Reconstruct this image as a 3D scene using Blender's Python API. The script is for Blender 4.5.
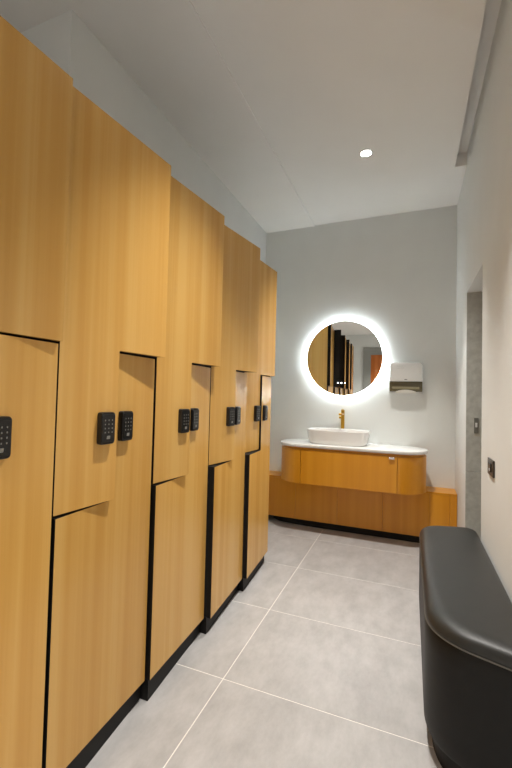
import bpy, bmesh, math, random
from mathutils import Matrix, Vector
random.seed(7)
PI = math.pi
SC = bpy.context.scene
for o in list(bpy.data.objects): bpy.data.objects.remove(o, do_unlink=True)
COL = SC.collection

# ------------------------------------------------------------------ camera
F_PX, YAW, PITCH, ROLL, EYE = 388.06, 0.379637, 0.029474, 0.024131, 1.237
cam_d = bpy.data.cameras.new('camera'); cam = bpy.data.objects.new('camera', cam_d); COL.objects.link(cam)
cam_d.sensor_fit = 'VERTICAL'; cam_d.sensor_height = 36.0; cam_d.lens = F_PX / 768 * 36.0
cam_d.clip_start = 0.02
fw = Vector((-math.sin(YAW) * math.cos(PITCH), math.cos(YAW) * math.cos(PITCH), math.sin(PITCH)))
rt = Vector((math.cos(YAW), math.sin(YAW), 0)); up = rt.cross(fw)
r2 = rt * math.cos(ROLL) + up * math.sin(ROLL); u2 = -rt * math.sin(ROLL) + up * math.cos(ROLL)
m = Matrix.Identity(4)
for i in range(3):
    m[i][0] = r2[i]; m[i][1] = u2[i]; m[i][2] = -fw[i]
m[2][3] = EYE
cam.matrix_world = m
SC.camera = cam

# ------------------------------------------------------------------ world, exposure
w = bpy.data.worlds.new('world'); SC.world = w; w.use_nodes = True
w.node_tree.nodes['Background'].inputs[0].default_value = (0.8, 0.85, 0.9, 1)
w.node_tree.nodes['Background'].inputs[1].default_value = 0.02
SC.view_settings.view_transform = 'Standard'; SC.view_settings.look = 'None'
SC.view_settings.gamma = 1.0; SC.view_settings.use_curve_mapping = False
SC.view_settings.exposure = 0.97
DOWN_W = 118.0          # downlight power
LED_E = 28.0            # mirror light ring

# ------------------------------------------------------------------ dimensions
XW, YB, ZC, XL = 0.372, 3.87, 3.0, -1.465       # right wall, back wall, ceiling, wall behind the lockers
YR, XF, YP = -3.35, -2.0, 1.28                 # rear wall, far left wall, near end of the left wall block

# ------------------------------------------------------------------ materials
def srgb(r, g, b):
    f = lambda c: (c / 255) / 12.92 if c / 255 <= 0.04045 else ((c / 255 + 0.055) / 1.055) ** 2.4
    return (f(r), f(g), f(b), 1)
def mat(name, col, rough=0.5, metal=0.0, spec=0.5):
    mt = bpy.data.materials.new(name); mt.use_nodes = True
    b = mt.node_tree.nodes['Principled BSDF']
    b.inputs['Base Color'].default_value = col; b.inputs['Roughness'].default_value = rough
    b.inputs['Metallic'].default_value = metal; b.inputs['Specular IOR Level'].default_value = spec
    return mt
def N(mt, t): return mt.node_tree.nodes.new(t)
def LK(mt, a, b): mt.node_tree.links.new(a, b)
def mottled(name, c1, c2, scale=(3, 3, 3), nscale=4.0, detail=5, rough=0.6, bump=0.0, bscale=60, lo=0.35, hi=0.65, spec=0.5, rand=False):
    mt = mat(name, c1, rough, 0, spec); b = mt.node_tree.nodes['Principled BSDF']
    tc = N(mt, 'ShaderNodeTexCoord'); mp = N(mt, 'ShaderNodeMapping'); mp.inputs['Scale'].default_value = scale
    LK(mt, tc.outputs['Object'], mp.inputs['Vector'])
    if rand:
        oi = N(mt, 'ShaderNodeObjectInfo'); ml = N(mt, 'ShaderNodeMath'); ml.operation = 'MULTIPLY'; ml.inputs[1].default_value = 37.0
        LK(mt, oi.outputs['Random'], ml.inputs[0]); LK(mt, ml.outputs[0], mp.inputs['Location'])
    n = N(mt, 'ShaderNodeTexNoise'); n.inputs['Scale'].default_value = nscale; n.inputs['Detail'].default_value = detail
    if rand: n.inputs['Roughness'].default_value = 0.68
    LK(mt, mp.outputs['Vector'], n.inputs['Vector'])
    cr = N(mt, 'ShaderNodeValToRGB'); cr.color_ramp.elements[0].position = lo; cr.color_ramp.elements[1].position = hi
    cr.color_ramp.elements[0].color = c1; cr.color_ramp.elements[1].color = c2
    LK(mt, n.outputs['Fac'], cr.inputs['Fac']); LK(mt, cr.outputs['Color'], b.inputs['Base Color'])
    if bump > 0:
        n2 = N(mt, 'ShaderNodeTexNoise'); n2.inputs['Scale'].default_value = bscale; n2.inputs['Detail'].default_value = 3
        LK(mt, tc.outputs['Object'], n2.inputs['Vector'])
        bp = N(mt, 'ShaderNodeBump'); bp.inputs['Strength'].default_value = bump; bp.inputs['Distance'].default_value = 0.002
        LK(mt, n2.outputs['Fac'], bp.inputs['Height']); LK(mt, bp.outputs['Normal'], b.inputs['Normal'])
    return mt
def wood(name, c_dark, c_mid, c_light, rough=0.26, spec=0.5):
    """straight vertical-grain veneer: broad strips + fine streaks along Z"""
    mt = mat(name, c_mid, rough, 0, spec); b = mt.node_tree.nodes['Principled BSDF']
    tc = N(mt, 'ShaderNodeTexCoord'); oi = N(mt, 'ShaderNodeObjectInfo')
    ml = N(mt, 'ShaderNodeMath'); ml.operation = 'MULTIPLY'; ml.inputs[1].default_value = 23.0
    LK(mt, oi.outputs['Random'], ml.inputs[0])
    mp1 = N(mt, 'ShaderNodeMapping'); mp1.inputs['Scale'].default_value = (14, 14, 0.25)
    mp2 = N(mt, 'ShaderNodeMapping'); mp2.inputs['Scale'].default_value = (110, 110, 1.6)
    for mp in (mp1, mp2):
        LK(mt, tc.outputs['Object'], mp.inputs['Vector']); LK(mt, ml.outputs[0], mp.inputs['Location'])
    n1 = N(mt, 'ShaderNodeTexNoise'); n1.inputs['Scale'].default_value = 1.0; n1.inputs['Detail'].default_value = 2
    n2 = N(mt, 'ShaderNodeTexNoise'); n2.inputs['Scale'].default_value = 1.0; n2.inputs['Detail'].default_value = 4
    LK(mt, mp1.outputs[0], n1.inputs['Vector']); LK(mt, mp2.outputs[0], n2.inputs['Vector'])
    mx = N(mt, 'ShaderNodeMath'); mx.operation = 'MULTIPLY_ADD'; mx.inputs[1].default_value = 0.22
    sc = N(mt, 'ShaderNodeMath'); sc.operation = 'MULTIPLY'; sc.inputs[1].default_value = 0.78
    LK(mt, n1.outputs['Fac'], sc.inputs[0]); LK(mt, n2.outputs['Fac'], mx.inputs[0]); LK(mt, sc.outputs[0], mx.inputs[2])
    cr = N(mt, 'ShaderNodeValToRGB'); e = cr.color_ramp.elements
    e[0].position = 0.36; e[0].color = c_dark; e[1].position = 0.62; e[1].color = c_light
    k = e.new(0.5); k.color = c_mid
    LK(mt, mx.outputs[0], cr.inputs['Fac'])
    hs = N(mt, 'ShaderNodeHueSaturation'); mr = N(mt, 'ShaderNodeMapRange')          # each door is cut from its own sheet
    mr.inputs['To Min'].default_value = 0.93; mr.inputs['To Max'].default_value = 1.06
    LK(mt, oi.outputs['Random'], mr.inputs['Value']); LK(mt, mr.outputs[0], hs.inputs['Value'])
    LK(mt, cr.outputs['Color'], hs.inputs['Color']); LK(mt, hs.outputs['Color'], b.inputs['Base Color'])
    return mt
def emit(name, col, s):
    mt = mat(name, col, 0.5); b = mt.node_tree.nodes['Principled BSDF']
    b.inputs['Emission Color'].default_value = col; b.inputs['Emission Strength'].default_value = s
    return mt
M = {}
M['wall'] = mottled('wall_paint', srgb(229, 232, 230), srgb(232, 235, 233), nscale=1.2, rough=0.7, bump=0.06, bscale=160)
M['wall_r'] = mottled('wall_paint_warm', srgb(227, 228, 226), srgb(230, 231, 229), nscale=1.2, rough=0.6, bump=0.06, bscale=160)
M['ceil'] = mottled('ceiling_paint', srgb(241, 240, 237), srgb(243, 242, 239), nscale=1.0, rough=0.8)
M['tile'] = mottled('floor_tile', srgb(160, 158, 157), srgb(183, 181, 180), scale=(2.0, 1.0, 1), nscale=5.5, detail=12, rough=0.38, bump=0.05, bscale=90, lo=0.33, hi=0.68, rand=True)
M['grout'] = mat('grout', srgb(226, 222, 216), 0.8)
M['stone'] = mottled('jamb_stone', srgb(176, 178, 173), srgb(200, 202, 197), nscale=9, detail=8, rough=0.45, lo=0.3, hi=0.7)
M['wood'] = wood('locker_veneer', srgb(207, 156, 78), srgb(215, 166, 88), srgb(222, 176, 100))
M['vwood'] = wood('vanity_veneer', srgb(208, 138, 26), srgb(213, 144, 31), srgb(218, 150, 37), rough=0.3)
M['black'] = mat('black_laminate', srgb(14, 12, 11), 0.6, 0, 0.3)
M['blackgap'] = mat('black_core', srgb(14, 12, 11), 0.8)
M['lock'] = mat('lock_black', srgb(20, 20, 21), 0.32)
M['lockface'] = mat('lock_face', srgb(13, 13, 14), 0.18)
M['keys'] = mat('key_print', srgb(120, 119, 114), 0.5)
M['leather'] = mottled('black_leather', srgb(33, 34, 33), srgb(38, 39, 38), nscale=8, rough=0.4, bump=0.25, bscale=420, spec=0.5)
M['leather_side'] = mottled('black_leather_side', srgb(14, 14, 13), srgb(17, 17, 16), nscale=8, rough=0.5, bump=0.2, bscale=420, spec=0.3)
M['thread'] = mat('seam_thread', srgb(92, 90, 84), 0.6)
M['ceramic'] = mat('white_ceramic', srgb(238, 236, 233), 0.12)
M['counter'] = mottled('white_stone_top', srgb(232, 231, 228), srgb(240, 239, 236), nscale=5, rough=0.25)
M['gold'] = mat('brushed_gold', srgb(205, 160, 62), 0.28, 1.0)
M['chrome'] = mat('chrome', srgb(215, 215, 215), 0.12, 1.0)
M['mirror'] = mat('mirror_silver', (0.86, 0.87, 0.86, 1), 0.0, 1.0)
M['led'] = emit('led_strip', (0.90, 0.97, 1.0, 1), LED_E)
M['touch'] = emit('touch_dot', (0.9, 0.97, 1.0, 1), 3.0)
M['lamp'] = emit('lamp_lens', (1.0, 0.95, 0.88, 1), 14.0)
M['white'] = mat('white_plastic', srgb(228, 229, 228), 0.25)
M['smoke'] = mat('smoked_plastic', srgb(92, 86, 62), 0.2)
M['tear'] = mat('tear_bar_plastic', srgb(138, 130, 100), 0.35)
M['paper'] = mat('paper_towel', srgb(222, 220, 212), 0.8)
M['plate'] = mat('dark_metal_plate', srgb(66, 62, 56), 0.3, 0.6)
M['plate2'] = mat('grey_plate', srgb(118, 118, 112), 0.4, 0.3)
M['door'] = wood('door_veneer', srgb(186, 104, 48), srgb(200, 118, 58), srgb(212, 130, 68))
M['greydoor'] = mat('grey_door', srgb(150, 152, 148), 0.5)

# ------------------------------------------------------------------ helpers
def obj(name, bm, mats, parent=None, loc=(0, 0, 0), smooth=False):
    me = bpy.data.meshes.new(name); bmesh.ops.recalc_face_normals(bm, faces=bm.faces[:]); bm.to_mesh(me); bm.free()
    for mm in (mats if isinstance(mats, (list, tuple)) else [mats]): me.materials.append(M[mm])
    if smooth:
        me.polygons.foreach_set('use_smooth', [True] * len(me.polygons))
    o = bpy.data.objects.new(name, me); COL.objects.link(o); o.location = loc
    if parent: o.parent = parent
    return o
def sharp(o, ang=35):
    o.data.set_sharp_from_angle(angle=math.radians(ang)); return o
def tag(o, label, cat, group=None):
    o['label'] = label; o['category'] = cat
    if group: o['group'] = group
    return o
def thing(name, label, cat, loc=(0, 0, 0), group=None):
    o = bpy.data.objects.new(name, None); COL.objects.link(o); o.location = loc; o.empty_display_size = 0.1
    return tag(o, label, cat, group)
def struct(name, bm, mats, label=None):
    o = obj(name, bm, mats); o['kind'] = 'structure'
    if label: o['label'] = label
    return o
def box(bm, x0, x1, y0, y1, z0, z1, mi=0):
    v = [bm.verts.new((x, y, z)) for z in (z0, z1) for y in (y0, y1) for x in (x0, x1)]
    fs = []
    for q in ((0, 2, 3, 1), (4, 5, 7, 6), (0, 1, 5, 4), (2, 6, 7, 3), (0, 4, 6, 2), (1, 3, 7, 5)):
        f = bm.faces.new([v[i] for i in q]); f.material_index = mi; fs.append(f)
    return v, fs
def mkbox(x0, x1, y0, y1, z0, z1, bevel=0.0, seg=2):
    bm = bmesh.new(); box(bm, x0, x1, y0, y1, z0, z1)
    if bevel > 0: bmesh.ops.bevel(bm, geom=bm.edges[:], offset=bevel, segments=seg, profile=0.5, affect='EDGES')
    return bm
def cyl(bm, c, axis, r, h, n=24, r2=None, mi=0):
    """cylinder from c along axis ('X','Y','Z') for length h"""
    r2 = r if r2 is None else r2
    ring = []
    for k, rr in ((0, r), (h, r2)):
        vs = []
        for i in range(n):
            a = 2 * PI * i / n; u, v = rr * math.cos(a), rr * math.sin(a)
            p = {'X': (k, u, v), 'Y': (u, k, v), 'Z': (u, v, k)}[axis]
            vs.append(bm.verts.new((c[0] + p[0], c[1] + p[1], c[2] + p[2])))
        ring.append(vs)
    for i in range(n):
        f = bm.faces.new((ring[0][i], ring[0][(i + 1) % n], ring[1][(i + 1) % n], ring[1][i])); f.material_index = mi
    for vs in ring: bm.faces.new(vs).material_index = mi
def loft(bm, rings, cap0=True, cap1=True, mi=0):
    """rings: list of closed loops of points with equal counts"""
    R = [[bm.verts.new(p) for p in r] for r in rings]
    n = len(R[0])
    for a, b in zip(R, R[1:]):
        for i in range(n):
            bm.faces.new((a[i], a[(i + 1) % n], b[(i + 1) % n], b[i])).material_index = mi
    if cap0: bm.faces.new(R[0]).material_index = mi
    if cap1: bm.faces.new(R[-1]).material_index = mi
    return R
def rounded(pts, radii, n=4):
    """round the corners of a 2-D polygon (convex or concave)"""
    out = []; L = len(pts)
    for i in range(L):
        p = Vector(pts[i]); a = Vector(pts[i - 1]); b = Vector(pts[(i + 1) % L]); r = radii[i]
        if r <= 0: out.append((p.x, p.y)); continue
        d1 = (a - p).normalized(); d2 = (b - p).normalized()
        p1 = p + d1 * r; p2 = p + d2 * r
        for k in range(n + 1):
            t = k / n; q = p1 * (1 - t) ** 2 + p * 2 * t * (1 - t) + p2 * t * t
            out.append((q.x, q.y))
    return out

# ------------------------------------------------------------------ the room
bm = bmesh.new(); box(bm, XF - .1, 1.4, YR - .1, YB + .1, -0.12, -0.0012)
floor = struct('floor', bm, 'grout', 'light grey large-format tiled floor with pale joints')
gx = [XF, -1.945, -0.745, XW]
gy = [YR] + [1.564 + 0.6 * k for k in range(-8, 4)] + [YB]
J = 0.0022
for i in range(len(gx) - 1):
    for j in range(len(gy) - 1):
        x0, x1, y0, y1 = gx[i] + J, gx[i + 1] - J, gy[j] + J, gy[j + 1] - J
        bm = bmesh.new(); cx, cy = (x0 + x1) / 2, (y0 + y1) / 2
        v, fs = box(bm, x0 - cx, x1 - cx, y0 - cy, y1 - cy, -0.008, 0.0)
        top = [e for e in bm.edges if all(abs(q.co.z) < 1e-6 for q in e.verts)]
        bmesh.ops.bevel(bm, geom=top, offset=0.001, segments=1, affect='EDGES')
        obj('floor_tile', bm, 'tile', floor, (cx, cy, 0))
bm = bmesh.new(); box(bm, XW + J, 1.4, 2.50, 3.16, -0.008, 0.0); obj('floor_tile', bm, 'tile', floor)

XS = -0.936
bm = bmesh.new()
box(bm, XS, XW - 0.08, YR, YB, ZC, ZC + .15)                 # main field
box(bm, XW - 0.08, XW + .0, 3.22, YB, ZC, ZC + .15)          # beyond the slot
box(bm, XW - 0.08, XW + .0, YR, 3.22, ZC + .10, ZC + .15)   # slot roof
box(bm, XF, XS, YR, YB, ZC - .010, ZC + .15)                  # slightly lower strip along the lockers
struct('ceiling', bm, 'ceil', 'off-white plaster ceiling with a shallow step and an edge slot')

struct('wall_back', mkbox(XF - .1, XW + .25, YB, YB + .12, 0, ZC + .15), 'wall', 'plain pale grey wall behind the round mirror')
struct('wall_left', mkbox(XF - .1, XL, YP, YB, 0, ZC + .1), 'wall', 'pale grey wall rising behind the lockers')
struct('wall_left_far', mkbox(XF - .12, XF, YR, YP, 0, ZC + .1), 'wall')
DY0, DY1, DZ = 2.50, 3.16, 2.02
bm = bmesh.new(); TW = 0.24
box(bm, XW, XW + TW, YR, DY0, 0, ZC + .15); box(bm, XW, XW + TW, DY1 + .012, YB, 0, ZC + .15); box(bm, XW, XW + TW, DY0, DY1 + .012, DZ, ZC + .15)
wr = struct('wall_right', bm, 'wall_r', 'off-white wall with a doorway beside the black bench')
# doorway: stone jamb lining in two slabs, closed grey door deep in the opening
for z0, z1 in ((0.0, 0.728), (0.731, DZ)):
    obj('jamb_slab', mkbox(XW + .001, XW + TW, DY1, DY1 + .011, z0, z1, .001, 1), 'stone', wr)
sp = thing('strike_plate', 'small grey metal plate on the stone jamb of the doorway', 'plate', (XW + .065, DY1, 1.06))
obj('plate', mkbox(-.014, .014, -.004, 0, -.055, .055, .0015), 'plate2', sp)
obj('button', mkbox(-.007, .007, -.007, -.004, -.012, .02, .001), 'white', sp)
d1 = struct('door_1', mkbox(XW + TW - .04, XW + TW, DY0, DY1, 0, DZ), 'greydoor', 'closed grey door deep inside the doorway')

# rear wall (seen only in the mirror)
bm = bmesh.new()
box(bm, XF, XW, YR - .12, YR, 0, ZC + .15)
rear = struct('wall_rear', bm, 'wall')
d2 = struct('door_2', mkbox(-1.02, -.30, YR, YR + .03, 0, 2.42), 'door', 'tall orange wooden door at the far end of the room, seen in the mirror')
for x0, x1, z0, z1 in ((-1.22, -1.02, 0, 2.62), (-.30, -.2, 0, 2.62), (-1.02, -.30, 2.42, 2.62)):
    obj('door_frame', mkbox(x0, x1, YR, YR + .05, z0, z1), 'greydoor', d2)
bm = bmesh.new(); box(bm, -.98, -.95, YR + .03, YR + .07, .95, 1.25); obj('door_handle', bm, 'plate', d2)

# ------------------------------------------------------------------ downlights (the lamps that light the room)
def downlight(x, y, z, label, watts, group=None, ang=78, name='downlight', col=(1.0, 0.96, 0.90)):
    t = thing(name, label, 'ceiling light', (x, y, z), group)
    bm = bmesh.new(); n = 32; rings = []
    for r, zz in ((.047, 0), (.047, -.004), (.040, -.006), (.035, -.003), (.034, .0)):
        rings.append([(r * math.cos(2 * PI * i / n), r * math.sin(2 * PI * i / n), zz) for i in range(n)])
    loft(bm, rings, False, False); obj('trim_ring', bm, 'white', t, smooth=True)
    bm = bmesh.new(); cyl(bm, (0, 0, -.0035), 'Z', .0345, .003, 32); obj('lens', bm, 'lamp', t)
    ld = bpy.data.lights.new('lamp_beam', 'SPOT'); ld.energy = watts; ld.color = col
    ld.spot_size = math.radians(ang); ld.spot_blend = 0.85; ld.shadow_soft_size = 0.035
    lo = bpy.data.objects.new('lamp_beam', ld); COL.objects.link(lo); lo.location = (0, 0, -.012); lo.parent = t
    return t
G = 'recessed downlights in the ceiling'
downlight(-.318, 2.826, ZC, 'small round recessed downlight glowing in the ceiling before the vanity wall', DOWN_W, G)
downlight(-.318, 1.40, ZC, 'small round recessed downlight in the ceiling over the middle of the aisle', DOWN_W, G)
downlight(-.318, -.45, ZC, 'small round recessed downlight in the ceiling beside the near locker end', DOWN_W, G)
downlight(-.318, -2.2, ZC, 'small round recessed downlight in the ceiling before the orange door', DOWN_W * 1.8, G, 110)

# ------------------------------------------------------------------ lockers
Y0, PITCH_Y, NCOL = 0.374, 0.478, 5
HT, ZB, ZMU, ZML = 2.175, 0.082, 1.383, 0.865      # top, door bottom, bottom of the wide upper part, bottom of the narrow upper part
S0, S1, SM = 0.005, PITCH_Y - 0.006, 0.234        # door extent and the split along the column
GAP = 0.0035
# door faces (x at the near edge, x at the far edge) of each column, starting at the near end of the row
UPPER = [(-.985, -.953), (-.977, -.928), (-.976, -.920), (-.980, -.902), (-.996, -.950)]
LOWER = [(-.958, -.971), (-.967, -.979), (-.961, -.978), (-.944, -.973), (-.945, -.976)]
UN, UF = UPPER[0]; LN, LF = LOWER[0]
DT = 0.02
def face_x(s, up): 
    a, b = (UN, UF) if up else (LN, LF)
    return a + (b - a) * (s - S0) / (S1 - S0)
upper_poly = rounded([(S0, ZML), (SM, ZML), (SM, ZMU), (S1, ZMU), (S1, HT), (S0, HT)], [0, .012, .006, 0, 0, 0])
lower_poly = rounded([(S0, ZB), (S1, ZB), (S1, ZMU - GAP * 2), (SM + GAP, ZMU - GAP * 2), (SM + GAP, ZML - GAP * 2), (S0, ZML - GAP * 2)], [0, 0, 0, .006, .012, 0])
def door_bm(poly, up):
    bm = bmesh.new()
    fr = [bm.verts.new((face_x(s, up), s, z)) for s, z in poly]; bk = [bm.verts.new((face_x(s, up) - DT, s, z)) for s, z in poly]
    bm.faces.new(fr).material_index = 0; bm.faces.new(bk[::-1]).material_index = 1
    n = len(poly)
    for i in range(n):
        j = (i + 1) % n
        f = bm.faces.new((fr[i], bk[i], bk[j], fr[j]))
        f.material_index = 1 if not up or abs(poly[i][0] - poly[j][0]) < 0.3 * abs(poly[i][1] - poly[j][1]) else 0
    return bm
XB, XC = XL + .006, -1.02
def carcass_bm():
    bm = bmesh.new()
    box(bm, XB, XC, 0.0005, PITCH_Y - .0005, .085, HT - .006)
    for poly, up, e in ((upper_poly, True, .003), (lower_poly, False, .003)):
        fr = []; bk = []
        for s, z in poly:
            zz = z + e if z < 1.0 and up else z
            ss = min(max(s, S0 + e), S1 - e)
            fr.append(bm.verts.new((face_x(s, up) - DT - .0005, ss, z))); bk.append(bm.verts.new((XC - .01, ss, z)))
        bm.faces.new(fr); bm.faces.new(bk[::-1]); n = len(poly)
        for i in range(n):
            j = (i + 1) % n; bm.faces.new((fr[i], bk[i], bk[j], fr[j]))
    return bm
def plinth_bm():
    bm = bmesh.new(); pts = [(XB, .001), (XB, PITCH_Y - .001), (-1.003, PITCH_Y - .001), (-.966, .001)]
    lo = [bm.verts.new((x, y, 0)) for x, y in pts]; hi = [bm.verts.new((x, y, .085)) for x, y in pts]
    bm.faces.new(lo[::-1]); bm.faces.new(hi)
    for i in range(4): bm.faces.new((lo[i], lo[(i + 1) % 4], hi[(i + 1) % 4], hi[i]))
    return bm
LW, LH, LT = 0.060, 0.108, 0.02
def lock_body_bm():
    bm = bmesh.new()
    out = rounded([(-LW/2, -LH/2), (LW/2, -LH/2), (LW/2, LH/2), (-LW/2, LH/2)], [.011] * 4, 5)
    def ring(x, k): return [(x, y * (1 - k / (LW/2)), z * (1 - k / (LH/2))) for y, z in out]
    loft(bm, [ring(0, 0), ring(LT * .7, 0), ring(LT * .92, .0015), ring(LT, .005)])
    return bm
def lock_face_bm():
    bm = bmesh.new()
    out = rounded([(-.0265, -.046), (.0265, -.046), (.0265, .046), (-.0265, .046)], [.007] * 4, 4)
    loft(bm, [[(LT - .001, y, z) for y, z in out], [(LT + .0007, y, z) for y, z in out]]); return bm
def lock_keys_bm():
    bm = bmesh.new()
    for r in range(4):
        for c in range(3):
            y, z = (c - 1) * .0145, .027 - r * .0135
            box(bm, LT + .0006, LT + .0012, y - .0018, y + .0018, z - .0023, z + .0023)
    return bm
def lock_emblem_bm():
    bm = bmesh.new(); out = rounded([(-.008, -.036), (.006, -.036), (.008, -.025), (-.006, -.025)], [.002] * 4, 2)
    loft(bm, [[(LT + .0005, y, z) for y, z in out], [(LT + .0013, y, z) for y, z in out]]); return bm
names = ['first locker column from the vanity wall, its wooden side panel facing the vanity',
         'second locker column from the vanity wall, two interlocking wooden doors',
         'third locker column from the vanity wall, middle of the row of five',
         'fourth locker column from the vanity wall, next to the open near end of the row',
         'last locker column of the row, furthest from the vanity wall']
def build_column(root):
    parts = [obj('carcass', carcass_bm(), 'blackgap', root), obj('plinth', plinth_bm(), 'black', root),
             obj('upper_door', door_bm(upper_poly, True), ['wood', 'black'], root), obj('lower_door', door_bm(lower_poly, False), ['wood', 'black'], root)]
    locks = []
    for up, s in ((True, .180), (False, .293)):
        b = sharp(obj('keypad_lock', lock_body_bm(), 'lock', root, smooth=True), 40)
        a, c = (UN, UF) if up else (LN, LF)
        b.location = (face_x(s, up), s, 1.115); b.rotation_euler = (0, 0, -math.atan2(c - a, S1 - S0))
        b['label'] = 'black electronic keypad lock'
        locks.append((b, [obj('lock_face', lock_face_bm(), 'lockface', b), obj('keypad', lock_keys_bm(), 'keys', b), obj('lock_emblem', lock_emblem_bm(), 'keys', b)]))
    return parts, locks
for k in range(NCOL):
    root = thing('locker', names[NCOL - 1 - k], 'locker', (0, Y0 + k * PITCH_Y, 0), 'row of wooden lockers')
    (UN, UF), (LN, LF) = UPPER[k], LOWER[k]
    build_column(root)
    if k in (0, NCOL - 1):
        y = -.019 if k == 0 else PITCH_Y
        bm = mkbox(XB, -.99, y + .0005, y + .0185, .085, HT - .03); obj('side_panel', bm, 'wood', root)

# ------------------------------------------------------------------ vanity
VX0, VX1, VR = -1.165, 0.142, 0.225                # counter ends and end radius
VYC = YB - .002 - VR                              # centre line of the stadium
def stadium(x0, x1, yc, r, n=20):
    pts = []
    for i in range(n + 1):
        a = -PI / 2 + PI * i / n; pts.append((x1 - r + r * math.cos(a), yc + r * math.sin(a)))
    for i in range(n + 1):
        a = PI / 2 + PI * i / n; pts.append((x0 + r + r * math.cos(a), yc + r * math.sin(a)))
    return pts
def prism(bm, pts, z0, z1, mi=0): loft(bm, [[(x, y, z0) for x, y in pts], [(x, y, z1) for x, y in pts]], mi=mi)
CZ0, CZ1 = 0.780, 0.807
bm = bmesh.new(); st = lambda d: stadium(VX0 + d, VX1 - d, VYC, VR - d)
loft(bm, [[(x, y, z) for x, y in st(d)] for d, z in ((.003, CZ0), (0, CZ0 + .003), (0, CZ1 - .004), (.0015, CZ1 - .001), (.004, CZ1))])
tag(sharp(obj('countertop', bm, 'counter', smooth=True), 50), 'white stone countertop with rounded ends on the orange wood vanity', 'countertop')

BZ = 0.455
va = thing('vanity_cabinet', 'orange wood vanity cabinet with rounded ends under the white countertop', 'cabinet', ((VX0 + VX1) / 2, VYC, 0))
ox, oy = va.location.x, va.location.y
loc_ = lambda pts: [(x - ox, y - oy) for x, y in pts]
bm = bmesh.new(); prism(bm, loc_(st(.03)), BZ + .002, CZ0 - .001); obj('body', bm, 'vwood', va)      # also the recessed strip under the top
PZ0, PZ1 = BZ, CZ0 - .022
sx0, sx1 = VX0 + VR + .022, VX1 - VR - .012
yf = VYC - VR + .01
bm = mkbox(sx0 + .002 - ox, sx1 - .002 - ox, yf - oy, yf + .018 - oy, PZ0, PZ1, .0015, 1); dr = obj('drawer_front', bm, 'vwood', va)
bm = mkbox(-.03, .03, 0, .012, -.013, .013, .003); pull = obj('finger_pull', bm, 'chrome', dr, (sx1 - .045 - ox, yf - .012 - oy, PZ1 - .014)); pull.scale = (.75, 1, .75)
pull['label'] = 'small chrome pull at the drawer corner'
for sgn, xe, xs in ((1, VX1 - .01, sx1), (-1, VX0 + .01, sx0)):
    r = VR - .01; n = 24; xc = xe - sgn * r
    outer = [(xs + sgn * .002, yf)] + [(xc + sgn * r * math.cos(-PI/2 + PI * i / n), VYC + r * math.sin(-PI/2 + PI * i / n)) for i in range(n + 1)]
    r_ = r - .018
    inner = [(xs + sgn * .002, yf + .018)] + [(xc + sgn * r_ * math.cos(-PI/2 + PI * i / n), VYC + r_ * math.sin(-PI/2 + PI * i / n)) for i in range(n + 1)]
    bm = bmesh.new(); prism(bm, loc_(outer + inner[::-1]), PZ0, PZ1)
    sharp(obj('curved_panel', bm, 'vwood', va, smooth=True), 40)

BYF = 3.652                                       # base front
ba = thing('low_cabinet', 'long low orange wood base running wall to wall below the vanity cabinet', 'base cabinet', ((XL + XW) / 2, (BYF + YB) / 2, 0))
ox2, oy2 = ba.location.x, ba.location.y
bx2 = lambda x0, x1, y0, y1, z0, z1, bv=0: mkbox(x0 - ox2, x1 - ox2, y0 - oy2, y1 - oy2, z0, z1, bv, 1)
cuts = [XL + .002, -1.02, -.62, -.22, .163, .315, XW - .002]
for i in range(len(cuts) - 1):
    obj('front_panel', bx2(cuts[i] + .0006, cuts[i + 1] - .0006, BYF, BYF + .018, .062, BZ - .019, .0006), 'vwood', ba)
obj('top_board', bx2(XL + .002, XW - .002, BYF - .002, YB - .002, BZ - .018, BZ - .001, .001), 'vwood', ba)
obj('carcass', bx2(XL + .004, XW - .004, BYF + .019, YB - .004, .06, BZ - .019), 'blackgap', ba)
pl = [(-1.30, BYF + .17), (-1.27, BYF + .11), (-1.2, BYF + .06), (-1.08, BYF + .035), (-.9, BYF + .02), (XW - .004, BYF + .02), (XW - .004, YB - .005), (-1.30, YB - .005)]
bm = bmesh.new(); prism(bm, [(x - ox2, y - oy2) for x, y in pl], 0, .06); obj('plinth', bm, 'black', ba)

# basin: fluted oval vessel
BX, BYc, BA, BB_ = -.622, VYC + .005, .284, .165
def sup(a, b, n=3.0, cnt=144, rib=0.0):
    out = []
    for i in range(cnt):
        t = 2 * PI * i / cnt; c, s = math.cos(t), math.sin(t)
        k = 1 + (rib if i % 2 else 0)
        out.append((a * k * abs(c) ** (2 / n) * (1 if c >= 0 else -1), b * k * abs(s) ** (2 / n) * (1 if s >= 0 else -1)))
    return out
bs = thing('basin', 'white ceramic oval vessel basin with fine vertical flutes on the countertop', 'basin', (BX, BYc, CZ1))
bm = bmesh.new(); rings = []
for k, z, rib in ((.84, 0, 0), (.87, .001, 0), (.905, .008, .002), (.93, .022, .006), (.955, .05, .007), (.98, .09, .007), (.99, .110, .004), (1.0, .122, 0), (1.0, .128, 0), (.992, .130, 0), (.975, .129, 0),
                  (.965, .118, 0), (.93, .06, 0), (.86, .028, 0), (.6, .02, 0), (.2, .017, 0)):
    rings.append([(x, y, z) for x, y in sup(BA * k, BB_ * k, rib=rib)])
loft(bm, rings); obj('bowl', bm, 'ceramic', bs, smooth=True)
bm = bmesh.new(); cyl(bm, (0, 0, .0172), 'Z', .022, .004, 24); obj('drain', bm, 'gold', bs)

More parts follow.
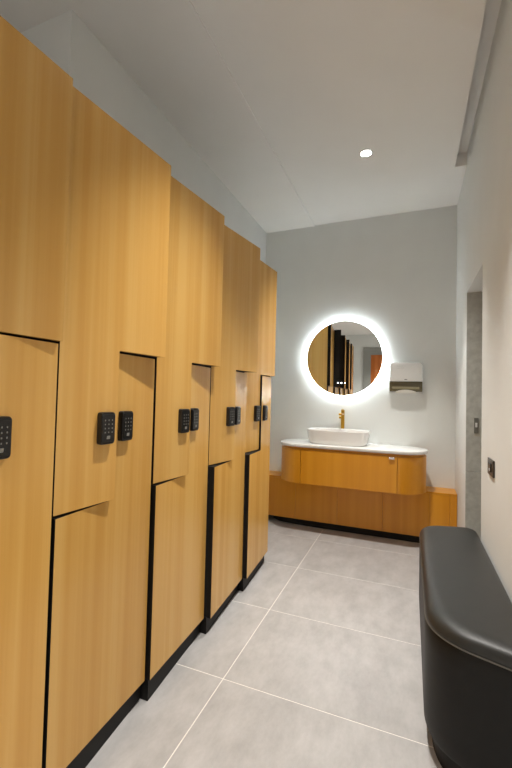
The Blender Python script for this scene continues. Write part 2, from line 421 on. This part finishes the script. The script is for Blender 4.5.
# gold tap
tp = thing('tap', 'tall brushed gold tap standing behind the white basin', 'tap', (BX + .01, YB - .036, CZ1))
bm = bmesh.new(); cyl(bm, (0, 0, 0), 'Z', .025, .008, 28); obj('base_ring', bm, 'gold', tp)
bm = bmesh.new(); cyl(bm, (0, 0, .008), 'Z', .017, .30, 28); sharp(obj('column', bm, 'gold', tp, smooth=True))
bm = mkbox(-.015, .015, -.15, .0, .262, .282, .004); obj('spout', bm, 'gold', tp)
bm = bmesh.new(); cyl(bm, (-.034, 0, .235), 'X', .011, .02, 20); obj('side_knob', bm, 'gold', tp)
bm = mkbox(-.008, .008, -.05, .01, .308, .316, .003); obj('lever', bm, 'gold', tp)

# ------------------------------------------------------------------ round mirror
MX, MZ, MR, MY = -.615, 1.624, .367, YB - .030
mi_ = thing('round_mirror', 'round frameless mirror with a white halo light on the wall above the basin', 'mirror', (MX, YB, MZ))
dy = MY - YB
bm = bmesh.new(); n = 96
ringp = lambda r, y: [(r * math.cos(2 * PI * i / n), y, r * math.sin(2 * PI * i / n)) for i in range(n)]
loft(bm, [ringp(MR - .0015, dy - .003), ringp(MR, dy - .0015), ringp(MR, dy + .003)], True, True); obj('glass', bm, 'mirror', mi_)
bm = bmesh.new(); loft(bm, [ringp(.335, dy + .003), ringp(.335, -.001)]); obj('back_box', bm, 'white', mi_)
bm = bmesh.new(); loft(bm, [ringp(.350, dy + .006), ringp(.360, dy + .006), ringp(.360, -.012), ringp(.350, -.012), ringp(.350, dy + .006)], False, False); obj('led_ring', bm, 'led', mi_)
for dx in (-.05, -.016, .018):
    bm = bmesh.new(); cyl(bm, (dx, dy - .0036, -.245), 'Y', .007 if dx < 0 else .006, .0008, 16); obj('touch_button', bm, 'touch', mi_)

# ------------------------------------------------------------------ paper towel dispenser
DXc, DW, DZ0, DZ1, DD = -.042, .29, 1.292, 1.574, .115
td = thing('towel_dispenser', 'white paper towel dispenser with a smoky window on the wall beside the mirror', 'dispenser', (DXc, YB, (DZ0 + DZ1) / 2))
hz = (DZ1 - DZ0) / 2; zs = -.036
out = rounded([(-DW/2, zs), (DW/2, zs), (DW/2, hz), (-DW/2, hz)], [.002, .002, .045, .045], 8)
bm = bmesh.new()
def dring(y, k): return [(x * (1 - k / (DW/2)), y, zs + (z - zs) * (1 - k / (hz - zs))) for x, z in out]
loft(bm, [dring(-.001, 0), dring(-DD * .72, 0), dring(-DD * .9, .008), dring(-DD, .03)]); sharp(obj('cover', bm, 'white', td, smooth=True), 40)
bm = mkbox(-DW/2 + .006, DW/2 - .006, -DD * .8, -.001, -hz + .012, zs - .001, .006); obj('window', bm, 'smoke', td)
bm = bmesh.new()
for x0, x1, z0, z1 in ((-DW/2, -DW/2 + .005, -hz, zs), (DW/2 - .005, DW/2, -hz, zs), (-DW/2, DW/2, -hz, -hz + .011)):
    box(bm, x0, x1, -DD * .55, -.001, z0, z1)
obj('back_tray', bm, 'white', td)
bm = bmesh.new(); nn = 14; prof = []
for i in range(nn + 1):
    x = -.085 + .17 * i / nn; z = -hz + .014 + .016 * (1 - (2 * i / nn - 1) ** 2)
    prof.append((x, z))
top_ = [bm.verts.new((x, -DD * .83, z)) for x, z in prof]; bot = [bm.verts.new((x, -DD * .80, -hz - .004)) for x, z in prof]
t2 = [bm.verts.new((x, -DD * .83 + .003, z)) for x, z in prof]; b2 = [bm.verts.new((x, -DD * .80 + .003, -hz - .004)) for x, z in prof]
for i in range(nn):
    bm.faces.new((top_[i], bot[i], bot[i + 1], top_[i + 1])); bm.faces.new((t2[i], t2[i + 1], b2[i + 1], b2[i]))
    bm.faces.new((top_[i], top_[i + 1], t2[i + 1], t2[i])); bm.faces.new((bot[i], b2[i], b2[i + 1], bot[i + 1]))
obj('paper_sheet', bm, 'paper', td)
bm = mkbox(-DW/2 + .03, DW/2 - .03, -DD * .8 - .004, -DD * .8 + .004, -hz + .034, -hz + .056, .004); tb = obj('tear_bar', bm, 'tear', td)
bm = mkbox(-.012, .012, -DD - .001, -DD + .006, zs + .014, zs + .02, .001, 1); obj('lock_slot', bm, 'plate', td)
bm = mkbox(-.08, -.012, -DD - .002, -DD + .006, zs + .115, zs + .125, .002, 1); obj('embossed_bar', bm, 'white', td)

# ------------------------------------------------------------------ wall socket
so = thing('wall_socket', 'dark metal switch plate on the off-white wall above the black bench', 'switch', (XW, 2.19, .915))
obj('plate', mkbox(-.009, 0, -.068, .068, -.04, .04, .003), 'plate', so)
obj('rocker', mkbox(-.013, -.008, -.03, .025, -.02, .02, .002), 'lockface', so)
obj('indicator', mkbox(-.0145, -.012, -.012, .006, -.016, -.004, .001), 'white', so)

# ------------------------------------------------------------------ bench
BCX, BCY, BHA, BHB = .213, 1.98, .156, .65
be = thing('bench', 'black leather upholstered bench with rounded ends along the off-white wall', 'bench', (BCX, BCY, 0))
b_out = rounded([(-BHA, -BHB + .11), (BHA, -BHB), (BHA, BHB), (-BHA, BHB - .07)], [.15, .05, .06, .11], 14)
b_res = []
for i in range(len(b_out)):                       # even out the long edges
    p, q = b_out[i], b_out[(i + 1) % len(b_out)]; k = max(1, int(math.hypot(q[0] - p[0], q[1] - p[1]) / .08))
    b_res += [(p[0] + (q[0] - p[0]) * t / k, p[1] + (q[1] - p[1]) * t / k) for t in range(k)]
def bring(d, z): return [(x * (1 - d / BHA), y * (1 - d / BHB), z) for x, y in b_res]
SZ, TZ = .450, .500
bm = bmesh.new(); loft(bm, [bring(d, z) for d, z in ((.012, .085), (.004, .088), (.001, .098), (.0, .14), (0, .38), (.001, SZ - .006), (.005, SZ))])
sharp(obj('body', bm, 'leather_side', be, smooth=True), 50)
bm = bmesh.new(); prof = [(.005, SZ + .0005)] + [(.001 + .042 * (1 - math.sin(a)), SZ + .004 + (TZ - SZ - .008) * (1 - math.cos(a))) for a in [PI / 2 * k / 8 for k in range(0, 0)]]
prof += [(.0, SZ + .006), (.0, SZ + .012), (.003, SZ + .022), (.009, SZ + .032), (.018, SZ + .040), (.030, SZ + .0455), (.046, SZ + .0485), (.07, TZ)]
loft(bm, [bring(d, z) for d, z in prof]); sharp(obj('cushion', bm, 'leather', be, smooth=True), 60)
bm = bmesh.new(); loft(bm, [bring(d, z) for d, z in ((.004, SZ - .003), (-.0012, SZ - .001), (-.0012, SZ + .002), (.004, SZ + .004))], False, False)
obj('seam', bm, 'thread', be, smooth=True)
bm = bmesh.new(); loft(bm, [bring(.03, 0), bring(.03, .085)]); obj('plinth', bm, 'black', be)
